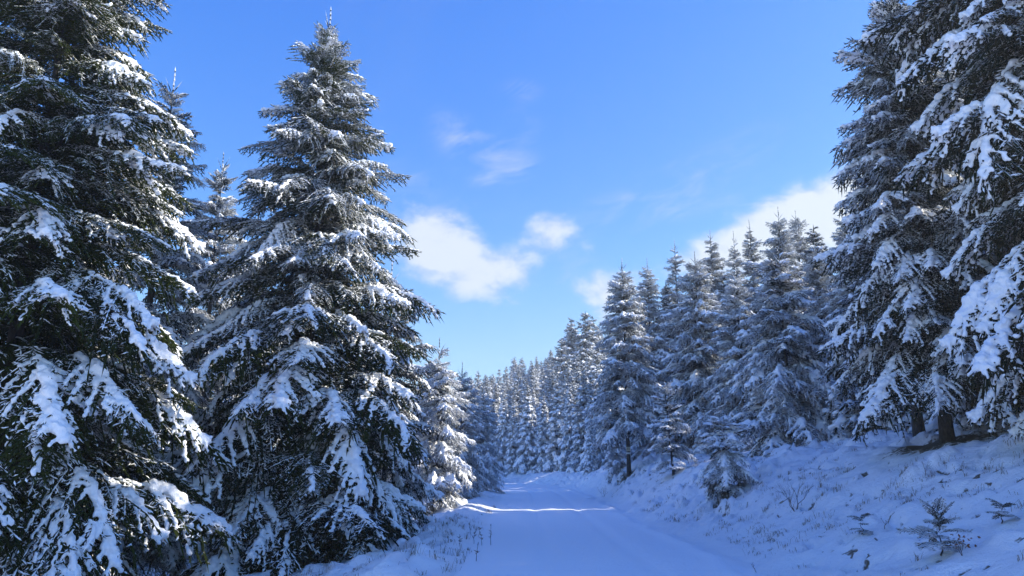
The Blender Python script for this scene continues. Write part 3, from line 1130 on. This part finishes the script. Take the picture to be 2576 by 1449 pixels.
def forest():
    for h in HERO:
        h = dict(h)
        lab = h.pop('label')
        if 'at' in h:
            x, y, H = h.pop('at')
        else:
            X, Ya, dist = h.pop('tip')
            x, zt = place(X, Ya, dist)
            y, H = dist, zt - gz(x, dist)
        prof, seed = h.pop('prof'), h.pop('seed')
        TREE_SPOTS.append((x, y, prof[-2][1] * (.85 if x > 0 else 1.0)))
        spruce('spruce_tree', lab, x, y, H, prof, seed, **h)
    for (X, Ya, dist, wd, kw, lab) in MID:
        x, zt = place(X, Ya, dist)
        H = zt - gz(x, dist)
        TREE_SPOTS.append((x, dist, wd * .5))
        prof = [(0, .10), (.12, wd * .33), (.35, wd * .7), (.7, wd), (1, wd * 1.02)]
        kw = dict(kw)
        kw.setdefault('whorl', .32)
        kw.setdefault('bare', .02)
        kw['heavy'] = kw.get('heavy', .4) + .32
        fr = kw['frost']
        kw['frost'] = (fr[0] + .25, fr[1] + .52)
        spruce('spruce_tree', lab, x, dist, H, prof, kw.pop('seed'), lib='mid', per=7.2, forks=4, limit=240, **kw)
    TREE_SPOTS.append((9.7, 18.6, 1.2))
    spruce('spruce_tree', 'slim bare-stemmed spruce just left of and behind the tall bank spruce trunk', 9.7, 18.6, 9.0,
           [(0, .1), (.3, .9), (.6, 1.3), (1, .9)], 133, lib='mid', frost=(.9, .6), heavy=.4, per=6, whorl=.4, bare=.3, r0=.13, dead=10)
    for i, (X, Ya, dist, lab) in enumerate(((1548, 1000, 42, 'young snow-laden spruce left of the trail-marked trunk'), (1622, 1010, 44, 'young snow-laden spruce behind the trail-marked trunk'),
                                            (1668, 985, 41, 'young snow-laden spruce behind the thin crooked sapling'), (1765, 1000, 35, 'young snow-laden spruce behind the low snow-capped one'),
                                            (1875, 985, 31, 'young snow-laden spruce right of the low snow-capped one'))):
        x, zt = place(X, Ya, dist)
        bg_tree('laden', i % 2, x, dist, zt - gz(x, dist), lab, None, 1.1, 6000 + i, 1.25)
    # the forest behind: right bank
    g = np.random.default_rng(77)
    taken = [(t[0], t[1], 1.6) for t in TREE_SPOTS]

    def free(x, y, r):
        return all((x - a) ** 2 + (y - b) ** 2 > (r + c) ** 2 * .55 for a, b, c in taken)
    sx, sy, sz = SUN_DIR

    zc = {}

    def blocks(x, y, H, r, px, py, slack=.75):
        for q in ((x, y), (px, py)):
            if q not in zc:
                zc[q] = gz(*q)
        t = ((x - px) * sx + (y - py) * sy) / (sx * sx + sy * sy)
        d, z = math.hypot(px + sx * t - x, py + sy * t - y), zc[(px, py)] + sz * t
        if t < 0 or d > r:
            return False
        f = (zc[(x, y)] + H - z) / H
        return 0 < f < 1 and d < r * min(1, .08 + 1.25 * f) * slack
    GAP = (.6, 30.1)
    n = 0
    for k in range(1500):
        y = g.uniform(2, 92)
        x = float(road_x(y)) + HALF + g.uniform(4.2, 26)
        if y < 30 and x < float(road_x(y)) + HALF + 6.0:
            continue
        lim = 1.6 + y * math.tan(R(np.interp((x / y) if y > 1 else 2, [-.2, 0, .1, .14, .22, .3, .42, .6, 1.5], [5.5, 7, 8.7, 13, 15, 16.5, 18.0, 26, 40])))
        H = min(g.uniform(7.5, 12), lim - gz(x, y) - g.uniform(.3, 2.2))
        if H < 3.0 or not free(x, y, 1.05) or blocks(x, y, H + 0.6, 2.4, GAP[0], GAP[1], 1.0):
            continue
        taken.append((x, y, 1.05))
        kind = g.choice(['dense', 'frosty', 'frosty'])
        bg_tree(kind, int(g.integers(2)), x, y, H, 'added shade-casting spruce crowded ' + near_label(x, y), 'forest behind the right bank',
                float(g.uniform(.6, .92)), k)
        n += 1
        if n >= 125:
            break
    # extra trees added to block sun from road and left spruces, but for one gap
    shaders = [(o.location.x, o.location.y, BGH.get(o.name, 10.5)) for o in S.objects if o.parent is None and o.name.startswith('spruce_tree')]
    extra = 0
    targets = [(float(road_x(py)) + off, py, None) for py in np.arange(5, 62, .8) if abs(py - GAP[1]) >= .6 for off in (-1.9, -.6, .7, 2.0)]
    targets += [(tx, ty, tz) for ty in np.arange(8.5, 24, 1.0) for tx, tz in ((-4.5, 1.0), (-5.5, 2.6), (-4.0, 3.6), (-6.5, 4.6), (-8.5, 2.5))]
    for (px, py, tz) in targets:
            if tz is not None:
                zc[(px, py)] = tz
            if sum(blocks(a, b, h, 1.9, px, py, .65) for a, b, h in shaders) >= 2:
                continue
            for q in range(24):
                x = float(road_x(py)) + HALF + g.uniform(7.0, 19)
                t = (x - px) / sx
                y = py + sy * t + g.normal(0, .4)
                if y < -4:
                    continue
                lim = 1.6 + y * math.tan(R(np.interp((x / y), [-.2, 0, .1, .14, .22, .3, .42, .6, 1.5], [5.5, 7, 8.7, 13, 15, 16.5, 18.0, 26, 40]))) if y > 6 else 99
                H = min(12.5, lim - gz(x, y) - .2)
                if H > 3 and blocks(x, y, H, 1.9, px, py, .4) and not blocks(x, y, H + 0.6, 2.4, GAP[0], GAP[1], 1.0) and all((x - a) ** 2 + (y - b) ** 2 > 1.0 for a, b, c in taken):
                    taken.append((x, y, 1.0))
                    shaders.append((x, y, H))
                    bg_tree('dense', int(g.integers(2)), x, y, H, 'added shade-casting spruce crowded ' + near_label(x, y), 'forest behind the right bank', .7, 7000 + extra)
                    extra += 1
                    break
    # left side, behind the big ones
    n = 0
    for k in range(400):
        y = g.uniform(18, 75)
        x = float(road_x(min(y, 60))) - HALF - g.uniform(2.2, 16)
        lim = 1.6 + y * math.tan(R(np.interp(x / y, [-.6, -.35, -.2, -.06, 0], [16, 14, 9.5, 6.6, 5.2])))
        H = min(g.uniform(7, 12), lim - gz(x, y) - g.uniform(0, 1.2))
        if H < 2.5 or not free(x, y, 1.3):
            continue
        if y < 46 and x > float(road_x(y)) - HALF - 3.0:
            continue
        taken.append((x, y, 1.3))
        bg_tree(g.choice(['dense', 'frosty']), int(g.integers(2)), x, y, H, 'snowy spruce ' + left_label(x, y), 'forest behind the left roadside row',
                float(g.uniform(.6, .92)), k + 2000)
        n += 1
        if n >= 34:
            break
    # front row on the outer side of the bend
    for i, (X, Ya, dist, kind, wd, lab) in enumerate(bend_row((
            (1262, 985, 86, 'laden', .85), (1290, 1000, 80, 'narrow', 1.0), (1330, 962, 78, 'laden', 1.0), (1366, 985, 76, 'laden', .95), (1398, 940, 74, 'narrow', 1.2),
            (1430, 955, 70, 'laden', .9), (1462, 925, 66, 'frosty', .9), (1490, 960, 62, 'laden', .9), (1520, 900, 58, 'frosty', .95),
            (1545, 985, 52, 'laden', .9), (1240, 1010, 92, 'narrow', 1.1), (1480, 1040, 57, 'narrow', 1.0)))):
        x, zt = place(X, Ya, dist)
        H = zt - gz(x, dist)
        taken.append((x, dist, 1.2))
        bg_tree(kind, i % 2, x, dist, H, lab, 'spruces lining the road bend', .95, i + 3000, wd)
    # taller ragged old trees on the rise
    for i, (X, Ya, dist, lab) in enumerate(((1412, 850, 92, 'lowest of the ragged old spruces on the skyline'), (1438, 800, 96, 'left one of the three tall ragged spruces on the skyline'),
                                            (1458, 785, 95, 'tallest ragged spruce on the skyline left of the right bank trees'),
                                            (1488, 800, 96, 'ragged skyline spruce with a forked open crown nearest the right bank'))):
        x, zt = place(X, Ya, dist)
        bg_tree('old', i % 2, x, dist, zt - gz(x, dist), lab, None, .8, i + 3200)
    # hillside
    sky_x = [1060, 1150, 1240, 1300, 1335, 1390, 1410, 1500, 1700, 2300]
    sky_y = [945, 930, 900, 888, 885, 868, 855, 815, 760, 700]
    n = 0
    for k in range(2200):
        y = g.uniform(84, 165)
        X = g.uniform(1060, 1640)
        depth = (y - 84) / 81
        Ya = float(np.interp(X, sky_x, sky_y)) + (1 - depth) * g.uniform(40, 95) + g.uniform(0, 38) * (1 if g.random() < .7 else .3)
        x, zt = place(X, Ya, y)
        H = zt - gz(x, y)
        if H < 5 or H > 19 or not free(x, y, 1.2):
            continue
        taken.append((x, y, 1.2))
        bg_tree(g.choice(['dense', 'dense', 'frosty', 'narrow']), int(g.integers(2)), x, y, H, 'distant snowy spruce ' + slope_label(X, Ya), 'wooded slope beyond the bend',
                float(g.uniform(.95, 1.4)), k + 4000)
        n += 1
        if n >= 170:
            break


# ----------------------------------------------------------------- small plants and marks
def dry_grass():
    g = np.random.default_rng(3)
    V, F = [], []
    n = 0
    def blade(x, y, l, a, wdt, bend):
        nonlocal n
        z = gz_fast(x, y) - .015
        d = np.array([math.cos(a), math.sin(a), 0])
        s = np.array([-d[1], d[0], 0]) * wdt
        p0 = np.array([x, y, z])
        p1 = p0 + np.array([0, 0, l * .6]) + d * l * .2 * bend
        p2 = p0 + np.array([0, 0, l * max(.25, .98 - .38 * bend)]) + d * l * .62 * bend
        V.extend([p0 - s, p0 + s, p1 - s * .7, p1 + s * .7, p2])
        F.extend([(n, n + 1, n + 3), (n, n + 3, n + 2), (n + 2, n + 3, n + 4)])
        n += 5
    xs, ys = [], []
    spots = []
    for k in range(1500):                       # bank
        y = g.uniform(6.5, 30) if g.random() < .8 else g.uniform(30, 45)
        d = abs(g.normal(0, 3.4)) + .45
        x = float(road_x(y)) + HALF + d
        if fbm(np.array([x * .7]), np.array([y * .7]), 2)[0] > .53 or g.random() < .06:
            spots.append((x, y, g.integers(4, 22), g.uniform(.02, .09), g.uniform(.06, .17)))
    for k in range(300):                       # left verge
        y = 9 + 22 * g.random() ** 1.5
        e = abs(g.normal(.3, 1.5))
        x = float(road_x(y)) - HALF - e
        if fbm(np.array([x * .8 + 5]), np.array([y * .8]), 2)[0] > .50 or g.random() < .12:
            spots.append((x, y, g.integers(4, 26), g.uniform(.02, .10), g.uniform(.06, .24)))
    for (x, y, m, sp, l) in spots:
        a0 = g.uniform(0, 6.28)
        for j in range(m):
            blade(x + g.normal(0, sp), y + g.normal(0, sp), l * g.uniform(.5, 1.3), a0 + g.normal(0, 1.3), g.uniform(.0018, .0042), g.uniform(.7, 1.9))
    b = MB()
    b.add(np.array(V), np.array(F))
    link('dry_grass', b.mesh('dry_grass', [M_GRASS]), kind='stuff')


def gz_fast(x, y):
    return gz(x, y)


def shrub_mesh(H, g, n, spread, r0):
    b = MB()
    def grow(p, d, l, r, depth):
        q = p + d * l
        m = (p + q) / 2 + g.normal(0, l * .05, 3)
        tube(b, [p, m, q], [r, r * .8, r * .55], 0, 3)
        if depth == 0:
            return
        for i in range(g.integers(2, 4)):
            nd = unit(d + g.normal(0, spread, 3) + np.array([0, 0, .12]))
            grow(p + d * l * g.uniform(.55, 1), nd, l * g.uniform(.55, .8), r * .55, depth - 1)
    for i in range(n):
        d = unit(np.array([g.normal(0, .3), g.normal(0, .3), 1]))
        grow(np.array([g.normal(0, .02), g.normal(0, .02), -.03]), d, H * .36, r0, 3)
    return b


def weed(label, X, Y, H, seed, lean=.1, curl=False):
    g = np.random.default_rng(seed)
    x, y = at_ground(X, Y)
    r = thing('dry_weed', label, 'weed', (x, y, gz(x, y)), g.uniform(0, 6), 'dry weeds on the left verge')
    b = MB()
    t = np.linspace(0, 1, 6)
    px = lean * H * t ** 2
    pts = np.stack([px, g.normal(0, .008, 6), H * t], -1)
    pts[0] = (0, 0, -.05)
    if curl:
        pts[-1] += (.10 * H, 0, -.22 * H)
    tube(b, pts, .006 * (1 - .55 * t), 0, 4)
    link('stem', b.mesh('stem', [M_STALK]), r)
    h = MB()
    P, D, L, W_ = [], [], [], []
    for i in range(10):
        u = g.uniform(.35, 1)
        p = np.array([np.interp(u, t, pts[:, k]) for k in range(3)])
        P.append(p); D.append((g.normal(0, 1), g.normal(0, 1), g.uniform(.2, 1.2))); L.append(g.uniform(.03, .08)); W_.append(.007)
    spindles(h, P, D, L, W_, 0)
    link('seed_head', h.mesh('seed_head', [M_STALK]), r)


def small_things():
    dry_grass()
    for i, (X, Y, H, cl, lab) in enumerate((
            (1235, 1372, .42, False, 'tallest dry weed stalk, standing alone by the road edge'),
            (1192, 1368, .26, False, 'short dry weed stalk among the verge stalks with a dark seed head'),
            (1205, 1352, .24, True, 'dry weed stalk with a hooked drooping top'),
            (1212, 1372, .25, False, 'dry weed stalk just left of the tall road edge stalk'),
            (1158, 1385, .30, False, 'leftmost dry weed stalk on the verge below the spruce'),
            (1183, 1345, .28, False, 'slender dry weed stalk further back on the verge'),
            (1198, 1412, .30, False, 'dry weed stalk nearest the camera on the left verge'))):
        weed(lab, X, Y, H, 700 + i, .12, cl)
    # bare shrub on the bank
    x, y = at_ground(2002, 1285)
    r = thing('bare_shrub', 'bare branching shrub poking through the snow of the right bank', 'shrub', (x, y, gz(x, y)))
    link('twigs', shrub_mesh(.85, np.random.default_rng(8), 4, .38, .010).mesh('twigs', [M_STALK]), r)
    for i, (X, Y, H, lab) in enumerate(((2225, 1328, .30, 'lone bare twig sapling standing up from the snow near the stump hollow'),
                                        (2330, 1195, .42, 'thin bare sapling on the bank crest below the tall spruce trunk'),
                                        (2395, 1200, .36, 'thin bare sapling right of the other on the bank crest'),
                                        (1905, 1440, .28, 'bare twig sapling at the bank foot at the bottom of the view'),
                                        (1520, 1250, .8, 'bare brush where the bank meets the road far off'))):
        x, y = at_ground(X, Y)
        r = thing('bare_sapling', lab, 'sapling', (x, y, gz(x, y)))
        link('twigs', shrub_mesh(H, np.random.default_rng(80 + i), 1 if i < 4 else 5, .45, .006).mesh('twigs', [M_STALK]), r)
    # little spruces in the snow
    x, y = at_ground(2372, 1408)
    spruce('spruce_sapling', 'small open-branched spruce sapling in the snow at lower right', x, y, .52,
           [(0, .08), (.3, .25), (.7, .38), (1, .42)], 301, frost=(.9, .75), leader=.0, heavy=0.0, per=5.5, whorl=.11, pitch_shift=14, tip=.07, r0=.012, cat='sapling', snow_from=2, bare=.16)
    for (X, Y, H, sd, lab) in ((2170, 1345, .28, 302, 'stubby dark green spruce seedling left of the bare twig sapling'),
                               (2525, 1320, .28, 303, 'small leaning spruce seedling near the right edge of the bank')):
        x, y = at_ground(X, Y)
        spruce('spruce_sapling', lab, x, y, H, [(0, H * .12), (.4, H * .4), (1, H * .5)], sd, frost=(.6, .5), leader=0.0, heavy=0.0, per=5, whorl=.12 if H < .5 else .2, tip=.06,
               r0=.01, cat='sapling', snow_from=2, bare=.1)
    # low snow-loaded spruce in front on the bank
    x, y = at_ground(1830, 1232)
    TREE_SPOTS.append((x, y, .55))
    spruce('spruce_tree', 'low snow-capped spruce in front of the right bank trees with dark hollow beneath', x, y, 1.9,
           [(0, .25), (.2, .6), (.5, .85), (1, .95)], 306, frost=(1.1, .8), leader=.25, heavy=2.4, per=6, whorl=.26, tip=.2, r0=.05, pitch_shift=-14)
    x, y = 6.3, 30.8
    spruce('spruce_tree', 'thin crooked sapling with snowy twigs leaning at the foot of the right bank', x, y, 3.4,
           [(0, .2), (.2, .55), (.5, .85), (1, .8)], 307, frost=(1.2, .9), leader=.3, heavy=1.2, per=5, whorl=.3, tip=.3, r0=.05, lean=(-.06, 0))
    # dead beech sprig
    g = np.random.default_rng(91)
    x, y = at_ground(2425, 1398)
    r = thing('beech_sprig', 'sprig of rust-brown dead leaves beside the small spruce sapling', 'plant', (x, y, gz(x, y)))
    link('twigs', shrub_mesh(.26, g, 2, .5, .005).mesh('twigs', [M_STALK]), r)
    lf = MB()
    for i in range(26):
        p = np.array([g.normal(0, .07), g.normal(0, .07), g.uniform(.06, .24)])
        d = unit(np.array([g.normal(0, 1), g.normal(0, 1), g.uniform(-1, .2)]))
        s = unit(np.cross(d, g.normal(0, 1, 3)))
        nrm = np.cross(d, s)
        l, wd = .045, .014
        lf.add([p, p + d * l * .5 + s * wd + nrm * .006, p + d * l, p + d * l * .5 - s * wd + nrm * .006, p + d * l * .5 - nrm * .004],
               [(0, 1, 4), (1, 2, 4), (2, 3, 4), (3, 0, 4)])
    link('leaf', lf.mesh('leaf', [M_LEAF]), r, kind='stuff')
    # trail marks on trunks
    x, zt = place(1565, 672, 38)
    z = gz(x, 38)
    r = thing('trail_sign', 'small square cream trail sign high on the marked trunk', 'sign', (x - .01, 38 - .108, z + 1.22))
    b = MB(); box(b, (0, 0, 0), (.20, .012, .20))
    link('plate', b.mesh('plate', [M_YELLOW]), r)
    b = MB()
    box(b, (0, -.008, .045), (.10, .004, .018)); box(b, (0, -.008, -.045), (.10, .004, .018))
    box(b, (-.045, -.008, 0), (.016, .004, .07)); box(b, (.045, -.008, 0), (.016, .004, .07))
    link('symbol', b.mesh('symbol', [M_BLACK]), r)
    mark_band('paint_band', 'white painted trail band round the trunk below the square sign', x, 38, z + 1.02, .104, .08, [M_WHITE])


def mark_band(name, label, x, y, z, rad, h, mats):
    b = MB()
    n = 14
    a = np.linspace(-math.pi, 0, n)
    ring = np.stack([np.cos(a) * rad, np.sin(a) * rad], -1)
    V = []
    for zz in (-h / 2, h / 2):
        for p in ring:
            V.append((p[0], p[1], zz))
    F = [(i, i + 1, n + i + 1, n + i) for i in range(n - 1)]
    b.add(V, F, 0, True)
    o = link(name, b.mesh(name, mats))
    o.location = (x, y, z)
    o['label'] = label
    o['category'] = 'trail mark'


def haze():
    m = bpy.data.materials.new('haze')
    m.use_nodes = True
    t = NT(m.node_tree)
    t.n.clear()
    out = t.new('ShaderNodeOutputMaterial')
    v = t.new('ShaderNodeVolumePrincipled')
    v.inputs['Color'].default_value = (0.90, 0.94, 1.0, 1)
    v.inputs['Density'].default_value = 0.0012
    v.inputs['Anisotropy'].default_value = 0.35
    t.l.new(v.outputs[0], out.inputs['Volume'])
    b = MB()
    box(b, (0, 147.5, 22), (330, 415, 56))
    link('haze', b.mesh('haze', [m]), kind='stuff')


haze()
make_library()
dead_branch_meshes()
make_background()
forest()
# trees of the crowd that neither show from the road nor shade anything that does
LEAVE_OUT = {0, 2, 4, 7, 8, 9, 10, 12, 13, 14, 15, 17, 21, 22, 23, 26, 27, 28, 29, 32, 36, 40, 42, 45, 48, 50, 53, 54, 59, 63, 64, 66, 68, 69, 70, 71, 72, 75, 77, 78, 79, 83, 86, 89, 90, 91, 93, 99, 103, 107, 111, 112, 117, 119, 125, 130, 132, 134, 135, 136, 140, 142, 145, 146, 147, 150, 151, 154, 157, 159, 161, 162, 163, 166, 177, 182, 183, 187, 188, 189, 190, 205, 207, 210, 211, 215, 216, 220, 2002, 2003, 2005, 2007, 2008, 2012, 2013, 2014, 2017, 2019, 2021, 2023, 2024, 2027, 2032, 2034, 2040, 2041, 2044, 2048, 2051, 4003, 4005, 4006, 4007, 4011, 4012, 4018, 4020, 4022, 4023, 4026, 4028, 4036, 4039, 4041, 4047, 4048, 4052, 4054, 4057, 4062, 4063, 4064, 4067, 4069, 4071, 4072, 4073, 4075, 4077, 4078, 4080, 4081, 4083, 4084, 4089, 4102, 4105, 4107, 4110, 4115, 4116, 4119, 4120, 4124, 4127, 4128, 4129, 4131, 4141, 4142, 4143, 4145, 4151, 4152, 4153, 4158, 4159, 4161, 4166, 4169, 4170, 4175, 4176, 4178, 4181, 4182, 4185, 4191, 4201, 4207, 4211, 4212, 4213, 4216, 4218, 4221, 4225, 4243, 4246, 4247, 4250, 4251, 4252, 4253, 4256, 4257, 4258, 7000, 7001, 7002, 7003, 7005, 7017, 7019, 7022, 7029, 7033, 7034, 7035, 7036, 7037, 7041, 7045}
for o in [q for q in S.objects if q.parent is None and q.get('key') in LEAVE_OUT]:
    for c in list(o.children):
        bpy.data.objects.remove(c)
    bpy.data.objects.remove(o)
for o in S.objects:
    if 'key' in o:
        del o['key']


small_things()
build_ground()
